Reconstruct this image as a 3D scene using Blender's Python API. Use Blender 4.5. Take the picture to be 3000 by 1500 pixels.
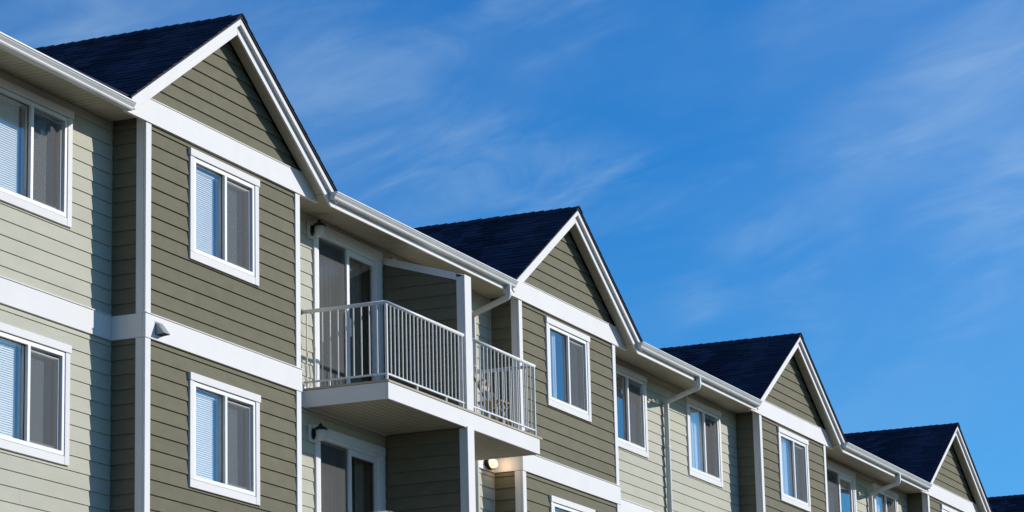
import bpy, bmesh, math, random
from mathutils import Vector, Matrix
random.seed(7)
sc = bpy.context.scene
for o in list(bpy.data.objects): bpy.data.objects.remove(o)
col = sc.collection
ZO = 11.35                                   # the survey's zero level (top storey) above the ground

# ------------------------------------------------------------------ camera
cam_d = bpy.data.cameras.new('camera'); cam = bpy.data.objects.new('camera', cam_d); col.objects.link(cam)
fwd = Vector((0.8910, 0.3880, 0.2344)).normalized()
right = Vector((0.4040, -0.9144, -0.0241)); right = (right - fwd*right.dot(fwd)).normalized()
up = right.cross(fwd)
M = Matrix((right, up, -fwd)).transposed().to_4x4()
M.translation = Vector((-31.356, -17.503, -9.703 + ZO))
cam.matrix_world = M
cam_d.sensor_width = 36.0; cam_d.lens = 36.0*8839.3/3000.0
cam_d.clip_start = 0.1; cam_d.clip_end = 5000
sc.camera = cam
# ------------------------------------------------------------------ light, sky, exposure
SUN = Vector((0.90, -1.0, 0.50)).normalized()
SUN_EL = math.asin(SUN.z); SUN_AZ = math.atan2(SUN.x, SUN.y)
SUN_STRENGTH = 4.5; SKY_STRENGTH = 0.097
sd = bpy.data.lights.new('sun', 'SUN'); so = bpy.data.objects.new('sun', sd); col.objects.link(so)
sd.energy = SUN_STRENGTH; sd.angle = math.radians(0.5); sd.color = (1.0, 0.965, 0.91)
so.rotation_euler = SUN.to_track_quat('Z', 'Y').to_euler(); so.location = (10, -40, 40)
w = bpy.data.worlds.new('World'); sc.world = w; w.use_nodes = True
nt = w.node_tree; N = nt.nodes; L = nt.links
for n in list(N): N.remove(n)
out = N.new('ShaderNodeOutputWorld'); bg = N.new('ShaderNodeBackground'); sky = N.new('ShaderNodeTexSky')
sky.sky_type = 'NISHITA'; sky.sun_disc = False; sky.sun_elevation = SUN_EL; sky.sun_rotation = SUN_AZ
sky.altitude = 600; sky.air_density = 1.0; sky.dust_density = 0.25; sky.ozone_density = 2.5
hsv = N.new('ShaderNodeHueSaturation'); hsv.inputs['Saturation'].default_value = 1.35; hsv.inputs['Value'].default_value = 1.0
L.new(sky.outputs[0], hsv.inputs['Color'])
# thin cirrus over the whole sky: stretched noise on the sky direction
tc = N.new('ShaderNodeTexCoord')
def dot(v):                                   # sky direction measured along a fixed compass/height direction
    n = N.new('ShaderNodeVectorMath'); n.operation = 'DOT_PRODUCT'; L.new(tc.outputs['Generated'], n.inputs[0]); n.inputs[1].default_value = v; return n.outputs['Value']
WIND = math.radians(21); AX = Vector((0.404, -0.914, -0.024)); AZ_ = Vector((-0.205, -0.116, 0.972))
ALONG = AX*math.cos(WIND)+AZ_*math.sin(WIND); ACROSS = -AX*math.sin(WIND)+AZ_*math.cos(WIND); DEEP = ALONG.cross(ACROSS)
du, dv, dw = dot(ALONG), dot(ACROSS), dot(DEEP)
def cloud(su, sv, off, lo, hi, detail, dist, rough=0.55):
    cb = N.new('ShaderNodeCombineXYZ')
    for k_, (src, m_) in enumerate(((du, su), (dv, sv), (dw, min(su, sv)))):
        q = N.new('ShaderNodeMath'); q.operation = 'MULTIPLY_ADD'; L.new(src, q.inputs[0]); q.inputs[1].default_value = m_; q.inputs[2].default_value = off[k_]; L.new(q.outputs[0], cb.inputs[k_])
    nz = N.new('ShaderNodeTexNoise'); nz.inputs['Scale'].default_value = 1.0; nz.inputs['Detail'].default_value = detail
    nz.inputs['Roughness'].default_value = rough; nz.inputs['Distortion'].default_value = dist
    L.new(cb.outputs[0], nz.inputs['Vector'])
    mr = N.new('ShaderNodeMapRange'); mr.interpolation_type = 'SMOOTHSTEP'
    mr.inputs['From Min'].default_value = lo; mr.inputs['From Max'].default_value = hi
    L.new(nz.outputs['Fac'], mr.inputs['Value'])
    return mr.outputs[0]
def op(kind, x, y):
    q = N.new('ShaderNodeMath'); q.operation = kind
    for k_, z_ in enumerate((x, y)):
        if isinstance(z_, (int, float)): q.inputs[k_].default_value = z_
        else: L.new(z_, q.inputs[k_])
    return q.outputs[0]
c1 = cloud(11.0, 42.0, (5.86, 3.11, 8.01), 0.36, 0.78, 8, 0.9, 0.60)      # fine streaks
c2 = cloud(7.0, 13.0, (8.62, 1.26, 0.21), 0.40, 0.66, 4, 0.4)            # where the veil is thicker
c3 = cloud(5.0, 9.0, (8.99, 1.66, 1.09), 0.36, 0.70, 5, 0.3)             # broad pale veil
cl = op('ADD', op('MULTIPLY', op('MULTIPLY', c1, c2), 0.27), op('MULTIPLY', c3, 0.12))
class _O: pass
mu2 = _O(); mu2.outputs = [cl]
mix = N.new('ShaderNodeMix'); mix.data_type = 'RGBA'; L.new(mu2.outputs[0], mix.inputs['Factor'])
tint = N.new('ShaderNodeMix'); tint.data_type = 'RGBA'; tint.blend_type = 'MULTIPLY'; tint.inputs['Factor'].default_value = 1.0
L.new(hsv.outputs[0], tint.inputs['A']); tint.inputs['B'].default_value = (0.54, 1.10, 1.48, 1)
L.new(tint.outputs['Result'], mix.inputs['A']); mix.inputs['B'].default_value = (5.4, 7.2, 8.8, 1)
L.new(mix.outputs['Result'], bg.inputs['Color']); bg.inputs['Strength'].default_value = SKY_STRENGTH
L.new(bg.outputs[0], out.inputs['Surface'])
sc.view_settings.view_transform = 'Standard'; sc.view_settings.look = 'None'
sc.view_settings.exposure = 0.0; sc.view_settings.gamma = 1.0; sc.view_settings.use_curve_mapping = False
sc.render.engine = 'CYCLES'; sc.render.resolution_x = 1024; sc.render.resolution_y = 512

# ------------------------------------------------------------------ materials
def mat(name, base, rough=0.6, var=0.06, vscale=3.0, fine=0.04, fscale=60.0, bump=0.0, bscale=120.0, objvar=0.0, stretch=(1,1,1), spec=0.35, dirt=0.0, island=0.0):
    m = bpy.data.materials.new(name); m.use_nodes = True
    t = m.node_tree; n = t.nodes; l = t.links; b = n['Principled BSDF']
    b.inputs['Roughness'].default_value = rough
    b.inputs['Specular IOR Level'].default_value = spec
    g = n.new('ShaderNodeNewGeometry'); mp = n.new('ShaderNodeMapping'); mp.inputs['Scale'].default_value = stretch
    l.new(g.outputs['Position'], mp.inputs['Vector'])
    def noise(s, d=4):
        x = n.new('ShaderNodeTexNoise'); x.inputs['Scale'].default_value = s; x.inputs['Detail'].default_value = d
        l.new(mp.outputs[0], x.inputs['Vector']); return x.outputs['Fac']
    def madd(src, mul, add):
        x = n.new('ShaderNodeMath'); x.operation = 'MULTIPLY_ADD'; l.new(src, x.inputs[0]); x.inputs[1].default_value = mul; x.inputs[2].default_value = add; return x.outputs[0]
    f = madd(noise(vscale), var*2.6, 1-var*1.3)
    def times(a, c):
        x = n.new('ShaderNodeMath'); x.operation = 'MULTIPLY'; l.new(a, x.inputs[0]); l.new(c, x.inputs[1]); return x.outputs[0]
    if fine: f = times(f, madd(noise(fscale, 3), fine*2.6, 1-fine*1.3))
    if objvar:
        oi = n.new('ShaderNodeObjectInfo'); f = times(f, madd(oi.outputs['Random'], objvar*2, 1-objvar))
    if island: f = times(f, madd(g.outputs['Random Per Island'], island*2, 1-island))
    if dirt:
        x = n.new('ShaderNodeMapRange'); l.new(noise(1.7, 6), x.inputs['Value']); x.inputs['From Min'].default_value = 0.5; x.inputs['From Max'].default_value = 0.75
        x.inputs['To Min'].default_value = 1; x.inputs['To Max'].default_value = 1-dirt; f = times(f, x.outputs[0])
    vm = n.new('ShaderNodeVectorMath'); vm.operation = 'SCALE'; vm.inputs[0].default_value = base; l.new(f, vm.inputs['Scale'])
    l.new(vm.outputs[0], b.inputs['Base Color'])
    if bump:
        bp = n.new('ShaderNodeBump'); bp.inputs['Strength'].default_value = bump; bp.inputs['Distance'].default_value = 0.01
        l.new(noise(bscale, 4), bp.inputs['Height']); l.new(bp.outputs[0], b.inputs['Normal'])
    return m
MT = {}
MT['white'] = mat('white_trim_paint', (0.735, 0.708, 0.685), 0.65, 0.025, 2.5, 0.015, 45, 0.06, 60, 0.02, dirt=0.04, spec=0.15)
MT['vinyl'] = mat('white_vinyl', (0.76, 0.745, 0.73), 0.45, 0.015, 4, 0.0)
MT['gutter'] = mat('white_aluminium', (0.62, 0.615, 0.60), 0.4, 0.04, 3, 0.03, 40, dirt=0.08, spec=0.3)
MT['olive'] = mat('olive_siding', (0.163, 0.149, 0.101), 0.8, 0.13, 5, 0.07, 38, 0.25, 70, 0.045, stretch=(0.8, 0.8, 1.6), spec=0.08, dirt=0.05)
MT['cream'] = mat('sage_cream_siding', (0.478, 0.457, 0.368), 0.8, 0.045, 4, 0.035, 40, 0.2, 70, 0.03, stretch=(0.8, 0.8, 1.6), spec=0.08, dirt=0.04)
MT['soffit'] = mat('beige_soffit', (0.48, 0.44, 0.325), 0.6, 0.05, 4, 0.03, 40, objvar=0.03)
MT['sheath'] = mat('sheathing', (0.10, 0.09, 0.07), 0.9)
MT['shingle'] = mat('navy_shingle', (0.044, 0.042, 0.066), 0.95, 0.20, 4, 0.25, 70, 0.5, 150, 0.16, spec=0.08, island=0.40)
MT['edge'] = mat('dark_roof_edge', (0.010, 0.010, 0.012), 0.8)
MT['rail'] = mat('white_powder_coat', (0.68, 0.67, 0.655), 0.4, 0.03, 8, 0.0)
MT['deck'] = mat('tan_deck_membrane', (0.40, 0.355, 0.265), 0.75, 0.08, 6, 0.05, 60)
MT['room'] = mat('room_wall', (0.36, 0.34, 0.30), 0.9, 0.05, 2, 0)
MT['blind'] = mat('white_blind', (0.82, 0.83, 0.82), 0.6, 0.02, 5, 0)
MT['drape'] = mat('tan_drape', (0.30, 0.265, 0.20), 0.9, 0.10, 4, 0.05, 60)
MT['paledrape'] = mat('pale_drape', (0.84, 0.84, 0.83), 0.85, 0.06, 5, 0.03, 50)
MT['black'] = mat('black_metal', (0.012, 0.011, 0.011), 0.45)
MT['frost'] = mat('frosted_glass', (0.62, 0.60, 0.55), 0.35, 0.03, 9, 0)
MT['grey'] = mat('galvanised_grey', (0.30, 0.32, 0.33), 0.4, 0.06, 12, 0.03, 80)
MT['wood'] = mat('chair_wood', (0.36, 0.27, 0.17), 0.6, 0.12, 20, 0.05, 120)
MT['ground'] = mat('ground_asphalt', (0.072, 0.064, 0.050), 0.95, 0.25, 0.3, 0.2, 8)
MT['gap'] = mat('dark_gasket', (0.02, 0.02, 0.022), 0.7)

def glass_mat():
    m = bpy.data.materials.new('window_glass'); m.use_nodes = True; t = m.node_tree; n = t.nodes; l = t.links
    n.remove(n['Principled BSDF']); o = n['Material Output']
    lw = n.new('ShaderNodeLayerWeight'); lw.inputs['Blend'].default_value = 0.5
    pw = n.new('ShaderNodeMath'); pw.operation = 'POWER'; l.new(lw.outputs['Facing'], pw.inputs[0]); pw.inputs[1].default_value = 3.3
    ma = n.new('ShaderNodeMath'); ma.operation = 'MULTIPLY_ADD'; l.new(pw.outputs[0], ma.inputs[0]); ma.inputs[1].default_value = 0.90; ma.inputs[2].default_value = 0.06
    tr = n.new('ShaderNodeBsdfTransparent'); tr.inputs[0].default_value = (0.975, 0.985, 0.985, 1)
    gl = n.new('ShaderNodeBsdfGlossy'); gl.inputs['Roughness'].default_value = 0.015
    g = n.new('ShaderNodeNewGeometry'); nz = n.new('ShaderNodeTexNoise'); nz.inputs['Scale'].default_value = 2.2; nz.inputs['Detail'].default_value = 1
    l.new(g.outputs['Position'], nz.inputs['Vector'])
    bp = n.new('ShaderNodeBump'); bp.inputs['Strength'].default_value = 0.08; bp.inputs['Distance'].default_value = 0.02
    l.new(nz.outputs['Fac'], bp.inputs['Height']); l.new(bp.outputs[0], gl.inputs['Normal'])
    mx = n.new('ShaderNodeMixShader'); l.new(ma.outputs[0], mx.inputs[0]); l.new(tr.outputs[0], mx.inputs[1]); l.new(gl.outputs[0], mx.inputs[2])
    l.new(mx.outputs[0], o.inputs['Surface']); return m
MT['glass'] = glass_mat()
def screen_mat():
    m = bpy.data.materials.new('insect_screen'); m.use_nodes = True; t = m.node_tree; n = t.nodes; l = t.links
    b = n['Principled BSDF']; b.inputs['Base Color'].default_value = (0.085, 0.088, 0.088, 1); b.inputs['Roughness'].default_value = 0.8
    tr = n.new('ShaderNodeBsdfTransparent'); mx = n.new('ShaderNodeMixShader'); mx.inputs[0].default_value = 0.42
    l.new(tr.outputs[0], mx.inputs[1]); l.new(b.outputs[0], mx.inputs[2]); l.new(mx.outputs[0], n['Material Output'].inputs['Surface']); return m
MT['screen'] = screen_mat()
def lamp_mat():
    m = bpy.data.materials.new('lit_lamp_glass'); m.use_nodes = True; b = m.node_tree.nodes['Principled BSDF']
    b.inputs['Base Color'].default_value = (0.8, 0.7, 0.55, 1)
    b.inputs['Emission Color'].default_value = (1.0, 0.66, 0.30, 1); b.inputs['Emission Strength'].default_value = 1.9; return m
MT['lit'] = lamp_mat()

# ------------------------------------------------------------------ object helpers
WLOC = {}
def link(name, mesh, parent=None, loc=(0, 0, 0)):
    o = bpy.data.objects.new(name, mesh); col.objects.link(o)
    wl = Vector(loc); WLOC[o.name] = wl
    if parent is not None:
        o.parent = parent; o.location = wl - WLOC[parent.name]
    else: o.location = wl
    return o
def tag(o, label, cat, group=None):
    o['label'] = label; o['category'] = cat
    if group: o['group'] = group
    return o
def thing(name, label, cat, loc, group=None): return tag(link(name, None, None, loc), label, cat, group)
def finish(bm, name, m, smooth=False):
    bmesh.ops.recalc_face_normals(bm, faces=bm.faces[:])
    me = bpy.data.meshes.new(name); bm.to_mesh(me); bm.free(); me.materials.append(MT[m])
    if smooth:
        for p in me.polygons: p.use_smooth = True
    return me
CACHE = {}
def box_bm(bm, x0, x1, y0, y1, z0, z1):
    v = [bm.verts.new((x, y, z)) for z in (z0, z1) for y in (y0, y1) for x in (x0, x1)]
    for f in ((0, 1, 3, 2), (4, 6, 7, 5), (0, 4, 5, 1), (2, 3, 7, 6), (0, 2, 6, 4), (1, 5, 7, 3)): bm.faces.new([v[i] for i in f])
def box(name, x0, x1, y0, y1, z0, z1, m, parent, bev=0.003):
    key = ('b', round(x1-x0, 4), round(y1-y0, 4), round(z1-z0, 4), m, bev)
    me = CACHE.get(key)
    if me is None:
        bm = bmesh.new(); box_bm(bm, 0, x1-x0, 0, y1-y0, 0, z1-z0)
        if bev: bmesh.ops.bevel(bm, geom=bm.edges[:], offset=bev, segments=1, affect='EDGES')
        me = CACHE[key] = finish(bm, name, m)
    return link(name, me, parent, (x0, y0, z0+ZO))
def prism(name, poly, y0, y1, m, parent, bev=0.0):          # polygon in x,z pushed through y
    ox, oz = poly[0]
    bm = bmesh.new(); a = [bm.verts.new((x-ox, 0, z-oz)) for x, z in poly]; b = [bm.verts.new((x-ox, y1-y0, z-oz)) for x, z in poly]
    n = len(poly); bm.faces.new(a); bm.faces.new(b[::-1])
    for i in range(n): bm.faces.new((a[i], b[i], b[(i+1) % n], a[(i+1) % n]))
    if bev:
        bmesh.ops.recalc_face_normals(bm, faces=bm.faces[:]); bmesh.ops.bevel(bm, geom=bm.edges[:], offset=bev, segments=1, affect='EDGES')
    return link(name, finish(bm, name, m), parent, (ox, y0, oz+ZO))
def xprism(name, poly, x0, x1, m, parent, dz=0.0, smooth=False):          # closed polygon in y,z pushed along x (dz: fall from x0 to x1)
    oy, oz = poly[0]
    bm = bmesh.new(); a = [bm.verts.new((0, y-oy, z-oz)) for y, z in poly]; b = [bm.verts.new((x1-x0, y-oy, z-oz+dz)) for y, z in poly]
    n = len(poly); bm.faces.new(a); bm.faces.new(b[::-1])
    for i in range(n): bm.faces.new((a[i], b[i], b[(i+1) % n], a[(i+1) % n]))
    return link(name, finish(bm, name, m), parent, (x0, oy, oz+ZO))
def board(face, u0, u1, n0, z0, e, m, parent, cut=None, t=0.023, name='siding_board'):
    """lap board. face 'F': runs along x, looks to -y, back at y=n0; 'L': runs along y, looks to -x, back at x=n0; 'R' looks to +x"""
    if u1-u0 < 0.012 or e < 0.012: return
    if m == 'cream': t = 0.018
    key = ('s', face, round(u1-u0, 4), round(e, 4), m, None if cut is None else tuple(round(c, 4) for c in cut))
    me = CACHE.get(key)
    if me is None:
        d = u1-u0; h = e-0.0015
        a0, a1 = (0, 0) if cut is None else cut          # how far the top edge is shortened at each end (sloped ends)
        pr = [(0, 0, 0), (t, 0, 0), (0.004, h, 1), (0, h, 1)]
        bm = bmesh.new(); A = []; B = []
        for n_, z, k in pr:
            pa, pb = (a0 if k else 0), d-(a1 if k else 0)
            for lst, u in ((A, pa), (B, pb)):
                lst.append(bm.verts.new((u, -n_, z) if face == 'F' else ((-n_ if face == 'L' else n_), u, z)))
        bm.faces.new(A); bm.faces.new(B[::-1])
        for i in range(4): bm.faces.new((A[i], B[i], B[(i+1) % 4], A[(i+1) % 4]))
        me = CACHE[key] = finish(bm, name, m)
    return link(name, me, parent, ((u0, n0, z0+ZO) if face == 'F' else (n0, u0, z0+ZO)))
EXP = 0.1745
def rows(z0, z1, base):
    """bottom edges and heights of the courses between z0 and z1; base is one butt line"""
    k = math.floor((z0-base)/EXP+1e-6); r = []
    while True:
        a = base+k*EXP; b = a+EXP
        if a >= z1-0.01: break
        r.append((max(a, z0), min(b, z1)-max(a, z0))); k += 1
    return [q for q in r if q[1] > 0.02]
def clad(face, u0, u1, n0, z0, z1, base, m, parent, holes=(), joints=True):
    """lap siding with openings (u0,u1,z0,z1); a course cut by a sill or a head is notched there only"""
    for za, e in rows(z0, z1, base):
        zb = za+e; hh = sorted(h for h in holes if h[2] < zb-0.004 and h[3] > za+0.004)
        segs = []; s_ = u0
        for h in hh:
            if h[0]-s_ > 0.01: segs.append((s_, h[0]-0.002))
            s_ = h[1]+0.002
            if za+0.012 < h[2]: board(face, h[0]-0.002, h[1]+0.002, n0, za, h[2]-za, m, parent)
            if zb-0.012 > h[3]: board(face, h[0]-0.002, h[1]+0.002, n0, h[3], zb-h[3], m, parent)
        if u1-s_ > 0.01: segs.append((s_, u1))
        for s_, q in segs:
            if joints and q-s_ > 3.0:
                j = s_+(q-s_)*random.uniform(0.25, 0.75)
                board(face, s_, j-0.0012, n0, za, e, m, parent); board(face, j+0.0012, q, n0, za, e, m, parent)
            else: board(face, s_, q, n0, za, e, m, parent)
def sheath(name, x0, x1, y0, y1, z0, z1, holes, parent, m='sheath'):
    """wall core with openings, one mesh of boxes"""
    xs = sorted({x0, x1, *[v for h in holes for v in h[:2]]}); zs = sorted({z0, z1, *[v for h in holes for v in h[2:4]]})
    bm = bmesh.new(); gx = {}
    for i in range(len(xs)-1):
        for j in range(len(zs)-1):
            mx, mz = (xs[i]+xs[i+1])/2, (zs[j]+zs[j+1])/2
            if any(h[0] < mx < h[1] and h[2] < mz < h[3] for h in holes): continue
            gx[(i, j)] = 1
    V = {}
    def vv(i, j, k):
        if (i, j, k) not in V: V[(i, j, k)] = bm.verts.new((xs[i]-x0, (y0, y1)[k]-y0, zs[j]-z0))
        return V[(i, j, k)]
    for (i, j) in gx:
        for k in (0, 1): bm.faces.new((vv(i, j, k), vv(i+1, j, k), vv(i+1, j+1, k), vv(i, j+1, k)))
        for (di, dj, p, q) in ((-1, 0, (0, 0), (0, 1)), (1, 0, (1, 0), (1, 1)), (0, -1, (0, 0), (1, 0)), (0, 1, (0, 1), (1, 1))):
            if (i+di, j+dj) not in gx:
                bm.faces.new((vv(i+p[0], j+p[1], 0), vv(i+q[0], j+q[1], 0), vv(i+q[0], j+q[1], 1), vv(i+p[0], j+p[1], 1)))
    return link(name, finish(bm, name, m), parent, (x0, y0, z0+ZO))
def tube(name, pts, r, m, parent, sides=8, square=False, cap=True, flat=None):
    bm = bmesh.new(); P = [Vector(p) for p in pts]; o0 = P[0].copy(); rings = []
    for i, p in enumerate(P):
        d = ((P[i+1]-p).normalized() if i == 0 else (p-P[i-1]).normalized() if i == len(P)-1 else ((P[i+1]-p).normalized()+(p-P[i-1]).normalized()).normalized())
        ref = Vector((1, 0, 0)) if abs(d.x) < 0.9 else Vector((0, 0, 1))
        a = d.cross(ref).normalized(); b = d.cross(a).normalized(); ring = []
        for k in range(sides):
            th = 2*math.pi*(k+0.5)/sides; ca, sa = math.cos(th), math.sin(th)
            if flat: # rounded rectangle
                ex = 0.45; ca = math.copysign(abs(ca)**ex, ca)*flat[0]; sa = math.copysign(abs(sa)**ex, sa)*flat[1]
                ring.append(bm.verts.new(p-o0+a*ca+b*sa))
            else: ring.append(bm.verts.new(p-o0+(a*ca+b*sa)*r))
        rings.append(ring)
    for i in range(len(rings)-1):
        for k in range(sides): bm.faces.new((rings[i][k], rings[i][(k+1) % sides], rings[i+1][(k+1) % sides], rings[i+1][k]))
    if cap: bm.faces.new(rings[0]); bm.faces.new(rings[-1][::-1])
    return link(name, finish(bm, name, m, sides > 4), parent, (o0.x, o0.y, o0.z+ZO))
def lathe(name, prof, c, m, parent, seg=20, axis='z', sx=1.0, sy=1.0, smooth=True):
    """profile (r, h) turned about the axis through c"""
    bm = bmesh.new(); R = []
    for r, h in prof:
        ring = []
        for k in range(seg):
            th = 2*math.pi*k/seg; x, y = r*math.cos(th)*sx, r*math.sin(th)*sy
            ring.append(bm.verts.new((x, y, h) if axis == 'z' else (x, -h, y)))
        R.append(ring)
    for i in range(len(R)-1):
        for k in range(seg): bm.faces.new((R[i][k], R[i][(k+1) % seg], R[i+1][(k+1) % seg], R[i+1][k]))
    bm.faces.new(R[0]); bm.faces.new(R[-1][::-1])
    return link(name, finish(bm, name, m, smooth), parent, (c[0], c[1], c[2]+ZO))

# ------------------------------------------------------------------ measures (metres; x along the facade, y into the building, z above the survey level)
S = 10.846; OV = 0.219; D = 0.451; XL, XR = -1.867, 1.971
ZB, ZBT = 0.233, 0.520; ZFT, ZFB = -2.065, -2.351; F = 2.75
ZA, W = 2.008, 0.208; SL = 0.655; ZSOF = 0.287
WX0, WX1, WZ0, WZ1 = -0.850, 0.864, -1.205, 0.165
BU, BL = 0.170, -2.415                        # butt lines of the upper and lower storey
ZLOW = -5.10                                  # below this the wall is built as one mesh
XMIN, XMAX = -8.95, 45.4
YB = 12.0
KS = range(5)
def rz(x, top=ZA): return top-SL*abs(x)

# ------------------------------------------------------------------ the setting
bm = bmesh.new(); g = 1500.0
vs = [bm.verts.new(v) for v in ((-g, -g, 0), (g, -g, 0), (g, g, 0), (-g, g, 0))]; bm.faces.new(vs)
ground = link('ground', finish(bm, 'ground', 'ground')); ground['kind'] = 'structure'

# ------------------------------------------------------------------ the building
B = thing('apartment_building', 'long apartment building with olive gabled bays, pale sage walls and navy roofs', 'building', (16.0, 0.0, 0.0))

# ---- windows -----------------------------------------------------------------
def slats(name, x0, x1, y, z0, z1, parent, pitch=0.026, tilt=math.radians(68), hw=0.0140):
    bm = bmesh.new(); n = int((z1-z0-0.03)/pitch); dy, dz = hw*math.cos(tilt), hw*math.sin(tilt)
    for k in range(n):
        z = z1-0.03-pitch*k-z0
        a = [bm.verts.new(v) for v in ((0, -dy, z-dz), (x1-x0, -dy, z-dz), (x1-x0, 0, z+0.0015), (0, 0, z+0.0015), (x1-x0, dy, z+dz), (0, dy, z+dz))]
        bm.faces.new((a[0], a[1], a[2], a[3])); bm.faces.new((a[3], a[2], a[4], a[5]))
    box_bm(bm, 0, x1-x0, -0.02, 0.02, z1-z0-0.025, z1-z0)
    return link(name, finish(bm, name, 'blind'), parent, (x0, y, z0+ZO))
def drape(name, x0, x1, y, z0, z1, m, parent, fold=0.07, amp=0.02):
    bm = bmesh.new(); n = max(8, int((x1-x0)/fold*6)); lo = []; hi = []
    ph = random.uniform(0, 6)
    for i in range(n+1):
        x = (x1-x0)*i/n; yy = amp*math.sin(2*math.pi*x/fold+ph+0.6*math.sin(x*9))+amp*0.5*math.sin(x*31+ph)
        lo.append(bm.verts.new((x, yy*1.25, 0))); hi.append(bm.verts.new((x, yy, z1-z0)))
    for i in range(n): bm.faces.new((lo[i], lo[i+1], hi[i+1], hi[i]))
    return link(name, finish(bm, name, m, True), parent, (x0, y, z0+ZO))
def ring(name, x0, x1, z0, z1, wd, y0, y1, m, parent):
    """rectangular frame in one mesh"""
    bm = bmesh.new()
    def q(x, z, y): return bm.verts.new((x-x0, y-y0, z-z0))
    o = [(x0, z0), (x1, z0), (x1, z1), (x0, z1)]; i = [(x0+wd, z0+wd), (x1-wd, z0+wd), (x1-wd, z1-wd), (x0+wd, z1-wd)]
    of, ob = [q(*p, y0) for p in o], [q(*p, y1) for p in o]; if_, ib = [q(*p, y0) for p in i], [q(*p, y1) for p in i]
    for k in range(4):
        j = (k+1) % 4
        bm.faces.new((of[k], of[j], if_[j], if_[k])); bm.faces.new((ob[k], ib[k], ib[j], ob[j]))
        bm.faces.new((of[k], ob[k], ob[j], of[j])); bm.faces.new((if_[k], if_[j], ib[j], ib[k]))
    return link(name, finish(bm, name, m), parent, (x0, y0, z0+ZO))
def room(x0, x1, y0, z0, z1, parent, depth=1.6):
    bm = bmesh.new(); v = {}
    e = 0.35
    pts = [(x0-e, y0, z0-e*0.2), (x1+e, y0, z0-e*0.2), (x1+e, y0, z1+e*0.3), (x0-e, y0, z1+e*0.3)]
    a = [bm.verts.new((p[0]-x0, 0, p[2]-z0)) for p in pts]; b = [bm.verts.new((p[0]-x0, depth, p[2]-z0)) for p in pts]
    bm.faces.new(b)
    for k in range(4): bm.faces.new((a[k], a[(k+1) % 4], b[(k+1) % 4], b[k]))
    return link('room', finish(bm, 'room', 'room'), parent, (x0, y0, z0+ZO))
def window(x0, x1, z0, z1, y, style, label=None):
    """sliding window in a wall whose siding back is at y"""
    cw = 0.098; hd = 0.092; ap = 0.098
    ox0, ox1, oz0, oz1 = x0+cw, x1-cw, z0+ap, z1-hd
    fr = ring('window', ox0+0.006, ox1-0.006, oz0+0.006, oz1-0.006, 0.046, y-0.030, y+0.07, 'vinyl', B)
    if label: fr['label'] = label
    ring('reveal', ox0+0.0005, ox1-0.0005, oz0+0.0005, oz1-0.0005, 0.006, y-0.012, y+0.06, 'gap', fr)
    box('head_casing', x0-0.012, x1+0.012, y-0.052, y-0.001, z1-hd, z1, 'white', fr)
    box('side_casing', x0, ox0, y-0.040, y-0.001, z0+ap, z1-hd-0.002, 'white', fr)
    box('side_casing', ox1, x1, y-0.040, y-0.001, z0+0.002, z1-hd-0.002, 'white', fr)
    box('apron', x0, ox1-0.002, y-0.040, y-0.001, z0, z0+ap-0.002, 'white', fr)
    gx0, gx1, gz0, gz1 = ox0+0.054, ox1-0.054, oz0+0.054, oz1-0.054
    mx = gx0+(gx1-gx0)*0.515
    box('mullion', mx-0.028, mx+0.028, y-0.034, y+0.05, gz0-0.002, gz1+0.002, 'vinyl', fr)
    box('pane', gx0-0.01, mx-0.02, y+0.012, y+0.016, gz0-0.01, gz1+0.01, 'glass', fr, 0)
    ring('gasket', gx0-0.001, mx-0.029, gz0-0.001, gz1+0.001, 0.008, y+0.004, y+0.011, 'gap', fr)
    ring('sash', mx+0.030, gx1-0.012, gz0+0.004, gz1-0.022, 0.040, y+0.030, y+0.055, 'vinyl', fr)
    box('pane', mx+0.04, gx1-0.02, y+0.040, y+0.044, gz0+0.01, gz1-0.03, 'glass', fr, 0)
    ring('screen_frame', mx+0.029, gx1-0.030, gz0+0.001, gz1-0.034, 0.012, y+0.000, y+0.010, 'grey', fr)
    box('insect_screen', mx+0.036, gx1-0.036, y+0.004, y+0.005, gz0+0.006, gz1-0.040, 'screen', fr, 0)
    room(ox0, ox1, y+0.08, oz0, oz1, fr)
    gw = mx-gx0; by = y+0.085
    if style == 'blind':
        slats('blind', gx0-0.06, gx0+gw*0.87, by, gz0-0.02, gz1-0.03, fr)
        slats('blind', gx0+gw*0.95, gx1-0.19, by+0.004, gz0-0.02, gz1-0.03, fr)
    elif style == 'blindwide':
        slats('blind', gx0-0.06, gx0+gw*0.87, by, gz0-0.02, gz1+0.01, fr)
        slats('blind', gx0+gw*0.95, gx1-0.20, by+0.004, gz0-0.02, gz1+0.01, fr)
    elif style == 'sheer':
        drape('curtain', gx0+gw*0.42, gx0+gw*0.62, by, gz0-0.04, gz1+0.04, 'paledrape', fr, 0.08, 0.015)
        drape('curtain', gx1-0.32, gx1-0.02, by, gz0-0.04, gz1+0.04, 'drape', fr, 0.08, 0.015)
    elif style == 'drape':
        drape('curtain', gx0-0.02, mx-0.02, by, gz0-0.04, gz1+0.04, 'paledrape', fr, 0.13, 0.025)
        drape('curtain', mx+0.1, gx1, by+0.05, gz0-0.04, gz1+0.04, 'drape', fr, 0.2, 0.015)
    elif style == 'half':
        drape('curtain', gx0-0.02, gx0+gw*0.8, by, gz0-0.04, gz1+0.04, 'paledrape', fr, 0.11, 0.02)
        drape('curtain', mx+0.02, gx1, by+0.05, gz0-0.04, gz1+0.04, 'drape', fr, 0.2, 0.012)
    return (x0+0.004, x1-0.004, z0+0.004, z1-0.004), (ox0, ox1, oz0, oz1)
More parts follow.
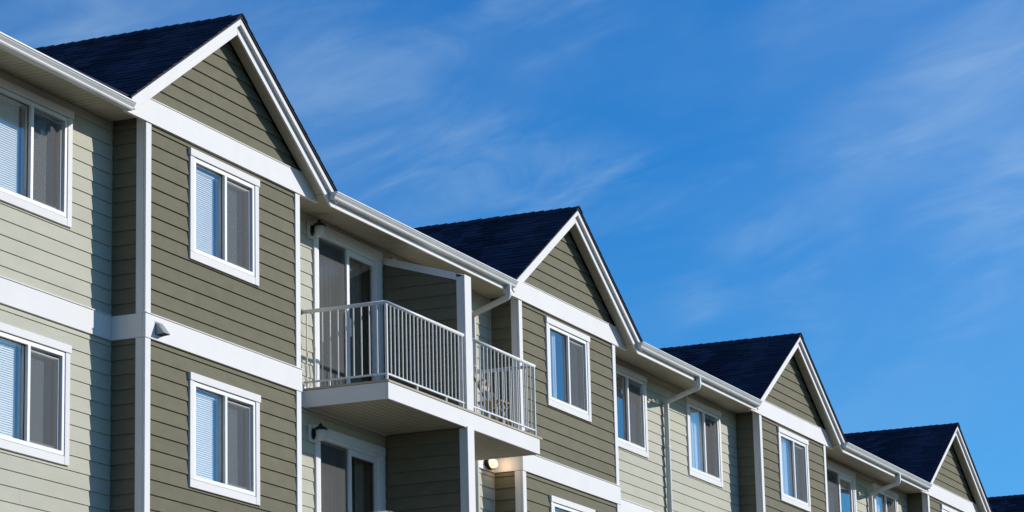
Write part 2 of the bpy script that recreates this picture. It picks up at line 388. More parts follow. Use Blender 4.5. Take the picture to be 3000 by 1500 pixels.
def door(x0, x1, z0, z1, y, mirror=False, label=None):
    """sliding balcony door: fixed panel, sliding panel, casing"""
    cw = 0.10; hd = 0.115
    ox0, ox1, oz1 = x0+cw, x1-cw, z1-hd
    fr = ring('balcony_door', ox0+0.002, ox1-0.002, z0, oz1-0.002, 0.045, y-0.030, y+0.08, 'vinyl', B)
    if label: fr['label'] = label
    box('head_casing', x0-0.006, x1+0.006, y-0.048, y-0.001, oz1, z1, 'white', fr)
    box('side_casing', x0, ox0, y-0.040, y-0.001, z0, oz1-0.002, 'white', fr)
    box('side_casing', ox1, x1, y-0.040, y-0.001, z0, oz1-0.002, 'white', fr)
    gx0, gx1, gz0, gz1 = ox0+0.047, ox1-0.047, z0+0.05, oz1-0.049
    mx = gx0+(gx1-gx0)*0.52
    ring('door_panel', gx0+0.002, mx, gz0, gz1, 0.020, y+0.040, y+0.070, 'vinyl', fr)
    box('pane', gx0+0.01, mx-0.01, y+0.054, y+0.058, gz0+0.01, gz1-0.01, 'glass', fr, 0)
    ring('door_panel', mx-0.035, gx1-0.002, gz0, gz1, 0.075, y-0.005, y+0.033, 'vinyl', fr)
    box('pane', mx+0.03, gx1-0.07, y+0.012, y+0.016, gz0+0.06, gz1-0.06, 'glass', fr, 0)
    box('insect_screen', gx0+0.02, mx-0.04, y+0.020, y+0.021, gz0, gz1, 'screen', fr, 0)
    box('door_handle', mx+0.0, mx+0.02, y-0.04, y-0.006, z0+0.95, z0+1.2, 'vinyl', fr)
    room(ox0, ox1, y+0.085, z0, oz1, fr, 2.4)
    drape('curtain', gx0, mx-0.05, y+0.17, z0+0.05, gz1+0.02, 'drape', fr, 0.12, 0.02)
    drape('curtain', gx1-0.35, gx1-0.02, y+0.20, z0+0.05, gz1+0.02, 'drape', fr, 0.10, 0.02)
    return (x0+0.004, x1-0.004, z0, z1-0.004), (ox0, ox1, z0, oz1)

# ---- front bays ---------------------------------------------------------------
bay_styles = {0: ('blind', 'blind'), 1: ('sheer', 'blind'), 2: ('half', None), 3: ('blind', None), 4: (None, None)}
CB = 0.115; CBS = 0.10
for k in KS:
    ox = k*S; hs = []; ho = []
    for fl, st in enumerate(bay_styles[k]):
        if st:
            h, o = window(ox+WX0, ox+WX1, WZ0-fl*F, WZ1-fl*F, 0.0, st); hs.append(h); ho.append(o)
    bay = sheath('bay', ox+XL+0.012, ox+XR-0.012, 0.001, 0.14, -ZO, ZBT, ho, B)
    # side cores
    box('bay_side', ox+XL+0.012, ox+XL+0.10, 0.141, D+0.02, -ZO, ZSOF+0.05, 'sheath', bay, 0)
    box('bay_side', ox+XR-0.10, ox+XR-0.012, 0.141, D+0.02, -ZO, ZSOF+0.05, 'sheath', bay, 0)
    for (za, zb, base) in ((ZFT, ZB, BU), (ZFB-F+0.3, ZFB, BL)):
        if k < 4:
            clad('F', ox+XL+CB+0.002, ox+XR-CB-0.002, 0.0, za+0.002, zb-0.002, base, 'olive', bay, hs, joints=False)
            clad('L', CBS+0.002, D-0.022, ox+XL+0.012, za+0.002, min(zb, ZSOF)-0.002, base, 'olive', bay)
        zc0 = za if za > -3 else ZLOW
        box('corner_board', ox+XL-0.010, ox+XL+CB, -0.030, 0.0, zc0+0.002, zb-0.002, 'white', bay)
        box('corner_board', ox+XL-0.0105, ox+XL+0.012, 0.002, CBS, zc0+0.002, zb-0.002+(ZSOF-ZB if za > -3 else 0), 'white', bay)
        box('corner_board', ox+XR-CB, ox+XR+0.010, -0.030, 0.0, zc0+0.002, zb-0.002, 'white', bay)
        box('corner_board', ox+XR-0.012, ox+XR+0.0105, 0.002, CBS, zc0+0.002, zb-0.002+(ZSOF-ZB if za > -3 else 0), 'white', bay)
    # floor band, front and sides
    box('band_board', ox+XL-0.022, ox+XR+0.022, -0.040, 0.0, ZFB, ZFT, 'white', bay)
    box('band_board', ox+XL-0.020, ox+XL+0.012, 0.002, D-0.004, ZFB, ZFT, 'white', bay)
    box('band_board', ox+XR-0.012, ox+XR+0.020, 0.002, D-0.004, ZFB, ZFT, 'white', bay)
    box('drip_cap', ox+XL-0.024, ox+XR+0.024, -0.052, -0.001, ZFT+0.0005, ZFT+0.011, 'white', bay, 0)
    box('inside_corner', ox+XL-0.014, ox+XL+0.010, D-0.020, D-0.001, ZFT+0.003, ZSOF, 'cream', bay, 0)
    box('inside_corner', ox+XL-0.014, ox+XL+0.010, D-0.020, D-0.001, -4.8, ZFB-0.003, 'cream', bay, 0)

# ---- main walls between the bays -------------------------------------------------
def secspan(i): return (XMIN if i == -1 else i*S+XR+0.012), ((i+1)*S+XL-0.012 if i < 4 else XMAX)
openings = {i: [] for i in range(-1, 5)}
openings[-1] = [('w', -4.485, -2.772, 0, 'blindwide'), ('w', -4.485, -2.772, 1, 'blindwide')]
openings[0] = [('d', 3.225, 5.262, 0, None), ('d', 3.225, 5.262, 1, None), ('d', 5.586, 7.62, 0, None), ('d', 5.586, 7.62, 1, None)]
openings[1] = [('w', 13.605, 15.315, 0, 'sheer'), ('w', 17.262, 18.968, 0, 'drape')]
openings[2] = [('d', 24.92, 26.955, 0, None), ('w', 28.205, 29.9, 0, 'half')]
for i in range(-1, 5):
    a, b = secspan(i); hs = []; ho = []
    for kind, x0, x1, fl, st in openings[i]:
        if kind == 'w': h, o = window(x0, x1, WZ0-fl*F+0.005, WZ1-fl*F+0.012, D, st)
        else: h, o = door(x0, x1, -2.108-fl*F, 0.212-fl*F, D)
        hs.append(h); ho.append(o)
    wall = sheath('wall', a, b, D+0.001, D+0.14, -ZO, ZSOF+0.05, ho, B)
    if i < 3:
        ups = [h for h in hs if h[3] > -1]; los = [h for h in hs if h[3] < -1]
        clad('F', a, b-0.001, D, ZFT+0.002, ZSOF, BU, 'cream', wall, ups)
        if i < 2: clad('F', a, b-0.001, D, ZFB-F+0.3, ZFB-0.002, BL, 'cream', wall, los)
    xs = [a+0.0]
    for h in sorted(h for h in hs if h[2] < -2.0 and h[3] > -1): xs += [h[0]-0.004, h[1]+0.004]
    xs.append(b-0.012)
    for q in range(0, len(xs), 2):
        box('band_board', xs[q]+(0.012 if q == 0 and i >= 0 else 0), xs[q+1], D-0.034, D, ZFB, ZFT, 'white', wall)
    for h in hs:
        if h[2] < -2.0 and h[3] > -1: box('band_board', h[0]-0.002, h[1]+0.002, D-0.033, D, ZFB, -2.137, 'white', wall)
    if i < 3: box('drip_cap', a+0.013, (xs[1] if len(xs) > 2 else b-0.014), D-0.046, D-0.001, ZFT+0.0005, ZFT+0.011, 'white', wall, 0)
# everything under the second storey down, never in the picture: one mesh of lap courses
bm = bmesh.new()
def lap(bm, x0, x1, y, z0, h, t=0.018):
    v = [bm.verts.new((x, yy, zz)) for x in (x0, x1) for yy, zz in ((y, z0), (y-t, z0), (y-0.005, z0+h), (y, z0+h))]
    for f in ((0, 1, 2, 3), (7, 6, 5, 4), (0, 4, 5, 1), (1, 5, 6, 2), (2, 6, 7, 3), (3, 7, 4, 0)): bm.faces.new([v[j] for j in f])
for r in range(36):
    z = ZLOW+0.29-EXP*(r+1)
    if z < -ZO: break
    for i in range(-1, 5): a, b = secspan(i); lap(bm, a, b-0.001, D, z+ZO, EXP-0.0015)
low = link('lower_siding', finish(bm, 'lower_siding', 'cream'), B); low.location = Vector((0, 0, 0))-WLOC[B.name]; low['kind'] = 'stuff'
bm = bmesh.new()
for r in range(36):
    z = ZLOW+0.29-EXP*(r+1)
    if z < -ZO: break
    for k in KS: lap(bm, k*S+XL+CB, k*S+XR-CB, 0.0, z+ZO, EXP-0.0015)
low = link('lower_siding', finish(bm, 'lower_siding', 'olive'), B); low.location = Vector((0, 0, 0))-WLOC[B.name]; low['kind'] = 'stuff'
# far sides of the block
box('back_wall', XMIN, XMAX, YB, YB+0.15, -ZO, ZSOF, 'cream', B, 0)
box('end_wall', XMIN-0.15, XMIN-0.001, D, YB, -ZO, ZSOF, 'cream', B, 0)
box('end_wall', XMAX+0.001, XMAX+0.15, D, YB, -ZO, ZSOF, 'cream', B, 0)

# ---- main roof ----------------------------------------------------------------
RS = 0.36; ZR0 = 0.325; YR0 = -OV-0.03
YM = (D+YB)/2
def mainz(y): return ZR0+RS*(y-YR0)
GX = 2.605                                      # half width of a gable roof at its edge
ROOFT = 2.047                                   # top of the shingles at the ridge
def valley(x): return YR0+(ROOFT-SL*abs(x)-ZR0)/RS
fl_ = [(XMIN-0.4, YR0)]                          # front edge of the main roof: along the gutters, up and down each valley
for k in KS: fl_ += [(k*S-GX-0.03, YR0), (k*S-GX+0.02, valley(GX)+0.12), (k*S, valley(0)+0.1), (k*S+GX-0.02, valley(GX)+0.12), (k*S+GX+0.03, YR0)]
fl_ += [(XMAX+0.4, YR0)]
bm = bmesh.new()
T0 = [bm.verts.new((x, y, mainz(y)+ZO)) for x, y in fl_]; T1 = [bm.verts.new((x, YM, mainz(YM)+ZO)) for x, y in fl_]; T2 = [bm.verts.new((x, YB+0.4, ZR0+ZO)) for x, y in fl_]
U0 = [bm.verts.new((x, y, mainz(y)-0.035+ZO)) for x, y in fl_]; U1 = [bm.verts.new((x, YM, mainz(YM)-0.035+ZO)) for x, y in fl_]; U2 = [bm.verts.new((x, YB+0.4, ZR0-0.035+ZO)) for x, y in fl_]
for j in range(len(fl_)-1):
    for P0, P1 in ((T0, T1), (T1, T2), (U0, U1), (U1, U2), (T0, U0), (T2, U2)): bm.faces.new((P0[j], P0[j+1], P1[j+1], P1[j]))
mr_ = link('main_roof', finish(bm, 'main_roof', 'shingle'), B); mr_.location = -WLOC[B.name]
bm = bmesh.new()
for sgn, x in ((0, XMIN-0.1), (0, XMAX+0.1)):
    v = [bm.verts.new(p) for p in ((x, D, ZSOF+ZO), (x, YB, ZSOF+ZO), (x, YB, ZR0-0.04+ZO), (x, YM, mainz(YM)-0.06+ZO), (x, D, mainz(D)-0.06+ZO))]; bm.faces.new(v)
eg = link('end_gable', finish(bm, 'end_gable', 'cream'), B); eg.location = -WLOC[B.name]

# ---- gables over the bays --------------------------------------------------------
EX = 2.49                                       # where the rake turns into the eave
for k in KS:
    ox = k*S
    gw = prism('gable', [(ox+XL, ZBT-0.02), (ox+XR, ZBT-0.02), (ox+XR, rz(XR, ZA-0.11)), (ox, ZA-0.11), (ox+XL, rz(XL, ZA-0.11))], 0.142, 0.20, 'sheath', B)
    box('gable_core', ox+XL+0.02, ox+XR-0.02, 0.002, 0.14, ZBT+0.002, ZBT+0.06, 'sheath', gw, 0)
    prism('gable_core', [(ox-1.9, ZBT+0.062), (ox+1.9, ZBT+0.062), (ox, ZA-0.17)], 0.002, 0.14, 'sheath', gw)
    # sloping siding courses
    gb = 0.529
    while gb < ZA-0.25:
        e = 0.166; z1 = min(gb+e, ZA-0.22)
        hb = (ZA-0.15-gb)/SL; ht = max((ZA-0.15-z1)/SL, 0.02)
        if k < 4: board('F', ox-hb, ox+hb, 0.0, gb, z1-gb, 'olive', gw, cut=(hb-ht, hb-ht))
        gb += e
    # wide band under the gable, its ends cut to the rake soffit
    tl = (ZA-W+0.05-ZB)/SL
    x1 = min(tl, 2.53); tt = (ZA-W+0.05-ZBT)/SL
    prism('band_board', [(ox-2.35, ZB), (ox+x1, ZB), (ox+tt, ZBT), (ox-tt, ZBT), (ox-2.35, ZB+0.05)], -0.048, -0.001, 'white', gw)
    box('drip_cap', ox-tt+0.02, ox+tt-0.02, -0.058, -0.0015, ZBT+0.0005, ZBT+0.011, 'white', gw, 0)
    # barge boards and the proud strip above them
    for s in (-1, 1):
        e0 = EX if s > 0 else 2.60
        lowz = rz(EX, ZA-W)
        if s > 0: poly = [(0.0015, ZA-W), (EX, lowz), (GX, lowz), (GX, rz(GX)), (0.0015, ZA)]
        else: poly = [(0.0015, ZA-W), (2.44, rz(2.44, ZA-W)), (2.585, 0.275), (GX, rz(GX)), (0.0015, ZA)]
        prism('barge_board', [(ox+s*x, z) for x, z in poly], -OV, -OV+0.025, 'white', gw, 0.002)
        st = 0.088
        xe = GX-0.012
        prism('barge_strip', [(ox+s*0.0015, ZA-st), (ox+s*xe, rz(xe)-st), (ox+s*xe, rz(xe)), (ox+s*0.0015, ZA)], -OV-0.046, -OV-0.001, 'white', gw, 0.003)
        # rake soffit, in panels
        n = 8; xm = 2.375
        for q in range(n):
            xa, xb = xm*q/n+0.002, xm*(q+1)/n-0.002
            zt = ZA-W+0.045
            prism('soffit_panel', [(ox+s*xa, rz(xa, zt)), (ox+s*xb, rz(xb, zt)), (ox+s*xb, rz(xb, zt)+0.02), (ox+s*xa, rz(xa, zt)+0.02)], -OV+0.026, -0.049, 'soffit', gw)

# ---- gable roofs -------------------------------------------------------------
YF = -OV-0.062
TH = math.atan(SL); CS, SN = math.cos(TH), math.sin(TH)
for k in KS:
    ox = k*S
    yv = lambda x: YR0+(ROOFT-SL*x-ZR0)/RS       # valley with the main roof
    bm = bmesh.new()
    for s in (-1, 1):
        tri = [(0, YF), (GX+0.03, YF), (GX+0.03, max(yv(GX+0.03), YF+0.05)), (0, yv(0))]
        tp = [bm.verts.new((s*x, y, ROOFT-0.012-SL*x+ZO)) for x, y in tri]; bt = [bm.verts.new((s*x, y, ROOFT-0.040-SL*x+ZO)) for x, y in tri]
        bm.faces.new(tp); bm.faces.new(bt)
        for j in range(4): bm.faces.new((tp[j], tp[(j+1) % 4], bt[(j+1) % 4], bt[j]))
    gr = link('gable_roof', finish(bm, 'gable_roof', 'edge'), B, (ox, 0, 0))
    ex = 0.142; L_ = (GX+0.045)/CS; nrow = int(L_/ex)+1
    for s in ((-1, 1) if k < 4 else (-1,)):
        for r in range(nrow):
            s1 = L_-r*ex; s0 = max(s1-ex-0.02, 0.0)       # distances down the slope from the ridge
            xlow, xup = s1*CS, s0*CS
            ye = yv((xlow+xup)/2)+0.02
            if ye-YF < 0.1 or s1 < 0.05: continue
            bm = bmesh.new(); y = YF-0.012; off = random.uniform(0.1, 0.32); first = True
            while y < ye:
                wd = off if first else random.uniform(0.20, 0.36); first = False
                y2 = min(y+wd, ye)
                t = random.choice((0.008, 0.012, 0.017)); dl = random.uniform(-0.006, 0.006)
                def pt(sd_, yy, n_):
                    return bm.verts.new((s*(sd_*CS+n_*SN), yy, ROOFT-0.012-sd_*SN+n_*CS+ZO))
                a = [pt(s1+dl, y, 0), pt(s1+dl, y2-0.003, 0), pt(s0, y2-0.003, 0), pt(s0, y, 0)]
                b = [pt(s1+dl, y, t), pt(s1+dl, y2-0.003, t), pt(s0, y2-0.003, 0.004), pt(s0, y, 0.004)]
                bm.faces.new(b); bm.faces.new(a[::-1])
                for j in range(4): bm.faces.new((a[j], a[(j+1) % 4], b[(j+1) % 4], b[j]))
                y = y2
            me = finish(bm, 'shingle_course', 'shingle'); link('shingle_course', me, gr, (ox, 0, 0))
    # ridge caps, each folded over the ridge and lapping the next
    y = YF-0.016; first = None
    if 'cap' not in CACHE:
        bm = bmesh.new(); pr = []
        for yy, lift in ((0, 0.024), (0.23, 0.006)):
            pr.append([bm.verts.new((x, yy, -SL*abs(x)*0.985+lift+dz)) for x, dz in ((-0.13, 0), (-0.02, 0), (0, 0.004), (0.02, 0), (0.13, 0))]+[bm.verts.new((x, yy, -SL*abs(x)*0.985+lift-0.012)) for x in (0.13, 0, -0.13)])
        for j in range(8): bm.faces.new((pr[0][j], pr[0][(j+1) % 8], pr[1][(j+1) % 8], pr[1][j]))
        bm.faces.new(pr[0]); bm.faces.new(pr[1][::-1]); CACHE['cap'] = finish(bm, 'ridge_cap', 'shingle')
    while y < yv(0):
        link('ridge_cap', CACHE['cap'], gr, (ox+random.uniform(-0.006, 0.006), y, ROOFT-0.004+ZO+random.uniform(-0.003, 0.004))); y += 0.152

# ---- eaves between the gables: fascia, soffit, gutter, downspout -----------------------
def gutter_profile(zt):
    o = [(-OV-0.004, zt), (-OV-0.004, zt-0.096), (-OV-0.074, zt-0.096), (-OV-0.086, zt-0.082), (-OV-0.088, zt-0.064), (-OV-0.102, zt-0.046), (-OV-0.114, zt-0.032), (-OV-0.118, zt-0.018), (-OV-0.128, zt-0.016), (-OV-0.128, zt), (-OV-0.108, zt+0.001), (-OV-0.108, zt-0.008)]
    i = [(-OV-0.115, zt-0.012), (-OV-0.110, zt-0.031), (-OV-0.099, zt-0.043), (-OV-0.084, zt-0.063), (-OV-0.082, zt-0.080), (-OV-0.072, zt-0.092), (-OV-0.008, zt-0.092), (-OV-0.008, zt)]
    return o+i
EAVEB = rz(EX, ZA-W)-0.0                      # underside of the eave fascia
for i in range(-1, 4):
    a = (XMIN-0.4) if i == -1 else i*S+GX
    b = (i+1)*S-GX if i < 4 else XMAX
    fb = EAVEB
    fa = box('eave_fascia', a+0.001, b-0.001+(0.02 if i < 4 else 0), -OV, -OV+0.025, fb, ZR0-0.038, 'white', B)
    # soffit panels with three ribs each, back to the wall
    x0 = (XMIN if i == -1 else i*S+XR+0.012); x1 = (i+1)*S+XL-0.012
    n = max(1, round((x1-x0)/0.305)); wd = (x1-x0)/n
    key = ('sof', round(wd, 3), i)
    bm = bmesh.new()
    pr = []
    for q in range(3):
        u = wd*q/3; pr += [(u+0.004, 0), (u+wd/3-0.012, 0), (u+wd/3-0.009, 0.010), (u+wd/3-0.001, 0.010)]
    pr = [(0.0, 0.010)]+pr
    bm.free(); SM = {}
    def sof(y0):                                  # a panel from y0 back to the wall
        if y0 not in SM:
            bm = bmesh.new(); ln = D-0.003-y0
            f0 = [bm.verts.new((u, 0, h)) for u, h in pr]; f1 = [bm.verts.new((u, ln, h)) for u, h in pr]
            t0 = [bm.verts.new((u, 0, 0.014)) for u in (wd-0.001, 0)]; t1 = [bm.verts.new((u, ln, 0.014)) for u in (wd-0.001, 0)]
            A_, B_ = f0+t0, f1+t1
            for j in range(len(A_)): bm.faces.new((A_[j], A_[(j+1) % len(A_)], B_[(j+1) % len(A_)], B_[j]))
            SM[y0] = finish(bm, 'soffit_panel', 'soffit')
        return SM[y0]
    for q in range(n):
        xa = x0+q*wd
        under = (i >= 0 and xa < i*S+2.36) or xa+wd > (i+1)*S-2.36
        y0 = 0.002 if under else -OV+0.026
        link('soffit_panel', sof(y0), fa, (xa, y0, ZSOF+0.001+ZO))
    us = [x0+q*wd for q in range(n) if (i >= 0 and x0+q*wd < i*S+2.36)]; ue = [x0+q*wd for q in range(n) if x0+(q+1)*wd > (i+1)*S-2.36]
    if us: box('soffit_panel', i*S+2.345, us[-1]+wd-0.001, -OV+0.026, 0.0015, ZSOF+0.0015, ZSOF+0.014, 'soffit', fa, 0)
    if ue: box('soffit_panel', ue[0], (i+1)*S-2.345, -OV+0.026, 0.0015, ZSOF+0.0015, ZSOF+0.014, 'soffit', fa, 0)
    if i == -1: ga, gb_, zt, dz = XMIN-0.4, -2.625, 0.335, -0.105
    else: ga, gb_, zt, dz = i*S+2.43, (i+1)*S-2.585, 0.344, -0.012
    gt = xprism('gutter', gutter_profile(zt), ga, gb_, 'gutter', B, dz)
    for xe, z_ in ((ga, zt), (gb_, zt+dz)):
        xprism('end_cap', [(-OV-0.005, z_-0.001), (-OV-0.005, z_-0.095), (-OV-0.074, z_-0.095), (-OV-0.087, z_-0.064), (-OV-0.114, z_-0.032), (-OV-0.127, z_-0.001)], xe-0.002, xe+0.0015, 'gutter', gt)
def bend(pts, rad=0.06, n=5):
    P = [Vector(p) for p in pts]; o = [P[0]]
    for j in range(1, len(P)-1):
        a = P[j]+(P[j-1]-P[j]).normalized()*rad; b = P[j]+(P[j+1]-P[j]).normalized()*rad
        for q in range(n+1):
            t = q/n; o.append((1-t)**2*a+2*t*(1-t)*P[j]+t*t*b)
    return o+[P[-1]]
for xt, xw in ((8.06, 8.20), (16.02, 16.14), (27.72, 27.82)):
    ds = tube('downspout', bend([(xt, -OV-0.050, 0.243), (xt, -OV-0.050, 0.06), (xw, D-0.075, -0.105), (xw, D-0.075, -ZO+0.1)]), 0.04, 'gutter', B, 12, flat=(0.042, 0.036))
    for z in (-0.9, -3.3): box('strap', xw-0.052, xw+0.052, D-0.118, D-0.02, z, z+0.03, 'gutter', ds, 0)

# ---- balconies ------------------------------------------------------------------
YBF = -0.80; BX0, BX1 = 2.905, 7.905
def balcony(zt, full=True):
    bc = box('balcony', BX0, BX1+0.012, YBF-0.012, D-0.031, zt-0.030, zt, 'deck', B, 0.004)
    zb = zt-0.252
    box('fascia_board', BX0+0.008, BX1-0.075, YBF+0.0, YBF+0.030, zb, zt-0.032, 'white', bc)
    box('fascia_board', BX0+0.0075, BX0+0.036, YBF+0.032, D-0.032, zb, zt-0.032, 'white', bc)
    box('fascia_board', BX1-0.105, BX1-0.076, YBF+0.032, D-0.032, zb, zt-0.032, 'white', bc)
    n = 12; w_ = (D-0.032-YBF-0.034)/n
    for (xa, xb) in ((BX0+0.038, 5.44), (5.444, BX1-0.107)):
        for q in range(n):
            y0 = YBF+0.033+q*w_
            xprism('soffit_plank', [(y0+0.003, zb+0.012), (y0+w_-0.009, zb+0.012), (y0+w_-0.006, zb+0.020), (y0+w_-0.001, zb+0.020), (y0+w_-0.001, zb+0.026), (y0+0.003, zb+0.026)], xa, xb, 'soffit', bc)
    zr, zl = zt+1.022, zt+0.080
    yl = YBF+0.022; xl, xr = BX0+0.018, BX1-0.185
    yw = D-0.075
    # rails: front left, front right, both sides
    for (x0, x1, e) in ((xl, 5.295, 0), (5.548, xr+0.03, 1)):
        tube('top_rail', [(x0-0.0, yl, zr), (x1, yl, zr)], 0.026, 'rail', bc, 12)
        box('bottom_rail', x0, x1, yl-0.012, yl+0.012, zl-0.012, zl+0.012, 'rail', bc)
    for x in (xl, xr):
        tube('top_rail', [(x, yl+0.024, zr), (x, yw+0.06, zr)], 0.026, 'rail', bc, 12)
        box('bottom_rail', x-0.012, x+0.012, yl+0.014, yw+0.05, zl-0.0118, zl+0.0118, 'rail', bc)
    def bal(x, y, foot=False): box('baluster', x-0.0075, x+0.0075, y-0.0075, y+0.0075, (zt if foot else zl+0.012), zr-0.024, 'rail', bc, 0.002)
    def run(a, b, nn, f):
        for q in range(nn): f(a+(b-a)*q/(nn-1), q)
    run(xl+0.13, 5.262, 20, lambda x, q: bal(x, yl+(0.0125 if False else 0), False))
    run(5.60, xr, 18, lambda x, q: bal(x, yl))
    run(yl+0.13, yw, 10, lambda y, q: bal(xl, y)); run(yl+0.13, yw, 10, lambda y, q: bal(xr, y))
    for x in (xl, xl+0.9, xl+1.8, 5.255, 5.64, 6.1, 6.6, 7.1, xr):
        box('post_foot', x-0.012, x+0.012, yl-0.0118, yl+0.0118, zt, zl-0.0125, 'rail', bc)
    for y in (0.05, yw):
        box('post_foot', xl-0.0115, xl+0.0115, y-0.012, y+0.012, zt, zl-0.0125, 'rail', bc); box('post_foot', xr-0.0115, xr+0.0115, y-0.012, y+0.012, zt, zl-0.0125, 'rail', bc)
    box('corner_post', xl-0.016, xl+0.016, yl-0.016, yl+0.016, zt, zr-0.02, 'rail', bc)
    box('corner_post', xr-0.014, xr+0.014, yl-0.0165, yl+0.0165, zt, zr-0.02, 'rail', bc)
    return bc
balcony(-2.105); balcony(-2.105-F)
# privacy dividers between the two halves
DX0, DX1 = 5.335, 5.532
for fl in (0, 1):
    zb = -2.104-fl*F
    if fl == 0: zf, zk = -0.235, 0.150          # top at the front and at the wall
    else: zf = zk = -2.105-0.252+0.010
    yf = YBF+0.008
    bm = bmesh.new()
    pr = [(yf+0.02, zb), (D-0.022, zb), (D-0.022, zk-0.012), (yf+0.02, zf-0.012)]
    dv = xprism('privacy_divider', pr, DX0+0.012, DX1-0.012, 'sheath', B)
    ytop = lambda y: zf+(zk-zf)*(y-yf)/(D-yf)
    z = -2.110-fl*F+0.06-EXP
    tw = 0.085 if fl == 0 else 0.0
    while True:
        z += EXP
        z0 = max(z, zb+0.002)
        ys = yf+CBS+0.012                        # behind the corner trim
        ye = D-0.020
        zmin, zmax = ytop(ys)-tw-0.004, ytop(ye)-tw-0.004
        if z0 >= zmax-0.03: break
        h = min(z+EXP, zmax)-z0
        if z0+h <= zmin or fl == 1:
            board('L', ys, ye, DX0+0.012, z0, min(h, zmax-z0), 'olive', dv); board('R', ys, ye, DX1-0.012, z0, min(h, zmax-z0), 'olive', dv)
        else:
            sl = (zk-zf)/(D-yf)
            yb0 = ys if z0 <= zmin else ys+(z0-zmin)/sl
            yt0 = min(ys+(z0+h-zmin)/sl, ye-0.02)
            board('L', yb0, ye, DX0+0.012, z0, h, 'olive', dv, cut=(yt0-yb0, 0)); board('R', yb0, ye, DX1-0.012, z0, h, 'olive', dv, cut=(yt0-yb0, 0))
    # front board, side trims, sloping head trim
    box('corner_board', DX0-0.010, DX1+0.010, yf-0.018, yf+0.019, zb, zf+0.012, 'white', dv)
    for s, x in ((-1, DX0-0.0095), (1, DX1-0.012)):
        box('corner_board', x, x+0.0215, yf+0.0195, yf+CBS+0.008, zb, zf-0.012, 'white', dv)
        if fl == 0:
            ya = yf+0.02
            xprism('head_trim', [(ya, ytop(ya)-0.010), (D-0.002, ytop(D)-0.010-0.002), (D-0.002, ytop(D)-tw), (yf+CBS+0.009, ytop(yf+CBS)-tw), (yf+CBS+0.009, ytop(yf+CBS)-0.012)][::1] if False else [(yf+CBS+0.0095, ytop(yf+CBS)-tw), (D-0.002, ytop(D)-tw), (D-0.002, ytop(D)+0.002), (yf+CBS+0.0095, ytop(yf+CBS)+0.002)], x, x+0.0215, 'white', dv)
    if fl == 0: xprism('cap_board', [(yf+0.021, ytop(yf)+0.004), (D-0.002, ytop(D)+0.004), (D-0.002, ytop(D)+0.020), (yf+0.021, ytop(yf)+0.020)], DX0-0.006, DX1+0.006, 'white', dv)

# ------------------------------------------------------------------ things fixed to or standing on the building
def lantern(x, z, label):
    y = D-0.018
    t = thing('wall_lantern', label, 'lamp', (x, y, z+ZO), 'lanterns beside the balcony doors')
    pl = box('mounting_block', x-0.105, x+0.105, y-0.022, y, z-0.115, z+0.115, 'white', t, 0.02)
    lathe('back_plate', [(0.055, 0.022), (0.058, 0.028), (0.045, 0.045), (0.01, 0.05)], (x-0.01, y, z-0.005), 'black', t, 20, 'y', 0.85, 1.35)
    tube('arm', bend([(x, y-0.04, z), (x, y-0.13, z+0.02), (x, y-0.13, z+0.08)], 0.04), 0.012, 'black', t, 8)
    lathe('cap', [(0.088, 0.040), (0.092, 0.046), (0.075, 0.070), (0.035, 0.092), (0.020, 0.105), (0.024, 0.115), (0.008, 0.130)], (x, y-0.13, z), 'black', t, 20)
    lathe('shade', [(0.030, -0.105), (0.050, -0.100), (0.060, -0.06), (0.072, 0.038)], (x, y-0.13, z), 'frost', t, 20)
lantern(3.165, 0.075, 'black lantern with frosted shade beside the upper balcony door, under the eaves')
lantern(3.150, -2.665, 'black lantern with frosted shade under the balcony floor, beside the lower door')
def dome(x, z, label):
    y = D-0.016
    t = thing('wall_spotlight', label, 'lamp', (x, y, z+ZO), 'small white spotlights on the pale wall')
    lathe('base', [(0.040, 0.0), (0.040, 0.012), (0.030, 0.020)], (x, y, z), 'white', t, 16, 'y')
    tube('arm', bend([(x, y-0.015, z), (x, y-0.05, z), (x+0.01, y-0.075, z-0.012)], 0.015), 0.008, 'white', t, 8)
    lathe('lamp_head', [(0.012, 0.020), (0.024, 0.012), (0.034, -0.02), (0.036, -0.036), (0.031, -0.036), (0.020, -0.012)], (x+0.01, y-0.08, z-0.008), 'white', t, 16)
dome(15.63, -0.165, 'small white spotlight on the pale wall between the two windows, left of the downspout')
dome(27.20, -0.175, 'small white spotlight on the pale wall beside the balcony door without railing')
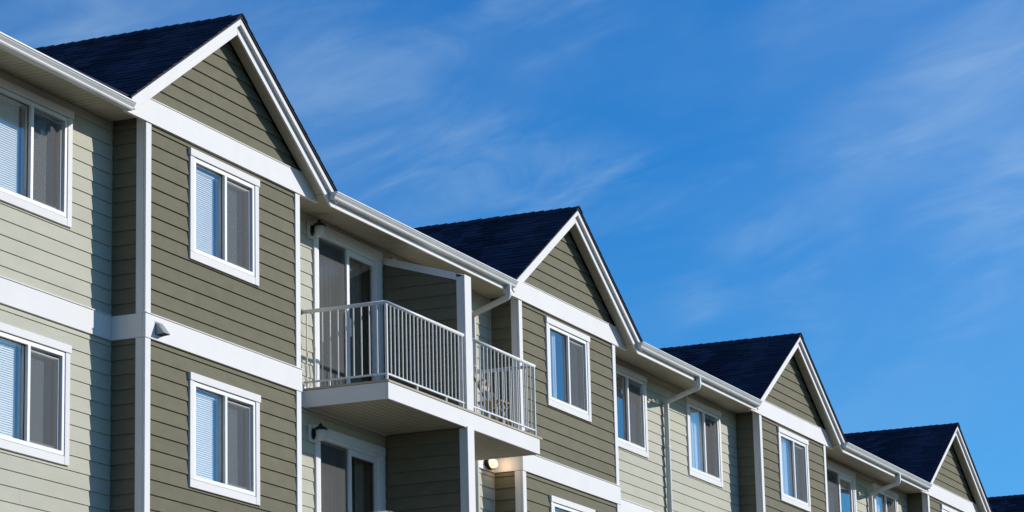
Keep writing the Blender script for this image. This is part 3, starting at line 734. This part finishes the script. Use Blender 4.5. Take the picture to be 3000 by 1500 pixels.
# dryer vent
vx0, vx1, vz0, vz1 = -1.665, -1.515, -2.285, -2.140
t = thing('vent_hood', 'small grey vent hood on the white band of the olive bay', 'vent', ((vx0+vx1)/2, -0.04, vz0+ZO))
bm = bmesh.new()
P_ = [(0, 0, vz1-vz0), (vx1-vx0, 0, vz1-vz0), (vx1-vx0, 0, 0), (0, 0, 0), (0.03, -0.03, vz1-vz0-0.008), (vx1-vx0-0.03, -0.03, vz1-vz0-0.008), (vx1-vx0, -0.115, 0.010), (0, -0.115, 0.010)]
v = [bm.verts.new(p) for p in P_]
for f in ((0, 1, 5, 4), (4, 5, 6, 7), (0, 4, 7, 3), (1, 2, 6, 5)): bm.faces.new([v[j] for j in f])
bmesh.ops.recalc_face_normals(bm, faces=bm.faces[:])
r_ = bmesh.ops.solidify(bm, geom=bm.faces[:], thickness=0.004)
link('hood', finish(bm, 'hood', 'grey'), t, (vx0, -0.041, vz0+ZO))
box('flange', vx0-0.012, vx1+0.012, -0.0445, -0.0405, vz0-0.004, vz1+0.012, 'grey', t, 0)
box('louvre', vx0+0.006, vx1-0.006, -0.104, -0.046, vz0+0.020, vz0+0.026, 'black', t, 0)
# lit bulkhead lamp under the balcony
lx, ly, lz = 8.74, D-0.036, -2.250
t = thing('bulkhead_lamp', 'lit oval bulkhead lamp on the white band beneath the balcony', 'lamp', (lx, ly, lz+ZO))
lathe('housing', [(0.150, 0.0), (0.150, 0.045), (0.128, 0.060), (0.122, 0.050)], (lx, ly, lz), 'black', t, 28, 'y', 1.0, 0.58)
lathe('lens', [(0.118, 0.046), (0.116, 0.075), (0.098, 0.105), (0.060, 0.120), (0.010, 0.124)], (lx, ly, lz), 'lit', t, 28, 'y', 1.0, 0.58)
pd = bpy.data.lights.new('bulkhead_light', 'POINT'); pd.energy = 1.2; pd.color = (1.0, 0.72, 0.42); pd.shadow_soft_size = 0.06
po = bpy.data.objects.new('bulkhead_light', pd); col.objects.link(po); po.parent = t; po.location = (0.05, -0.19, -0.02)
# folding chair on the balcony
cx, cy, cz = 7.30, -0.30, -2.105
t = thing('folding_chair', 'brown wooden folding chair behind the balcony railing', 'chair', (cx, cy, cz+ZO))
for s in (-0.21, 0.21):
    tube('leg', [(cx+s, cy-0.24, cz), (cx+s, cy+0.20, cz+0.86)], 0.016, 'wood', t, 6)
    tube('leg', [(cx+s*0.86, cy+0.24, cz), (cx+s*0.86, cy-0.20, cz+0.45)], 0.016, 'wood', t, 6)
for q in range(5): box('seat_slat', cx-0.20, cx+0.20, cy-0.22+q*0.078, cy-0.155+q*0.078, cz+0.44, cz+0.458, 'wood', t)
for q in range(2): box('back_slat', cx-0.20, cx+0.20, cy+0.115+q*0.06, cy+0.133+q*0.06, cz+0.66+q*0.11, cz+0.73+q*0.11, 'wood', t)
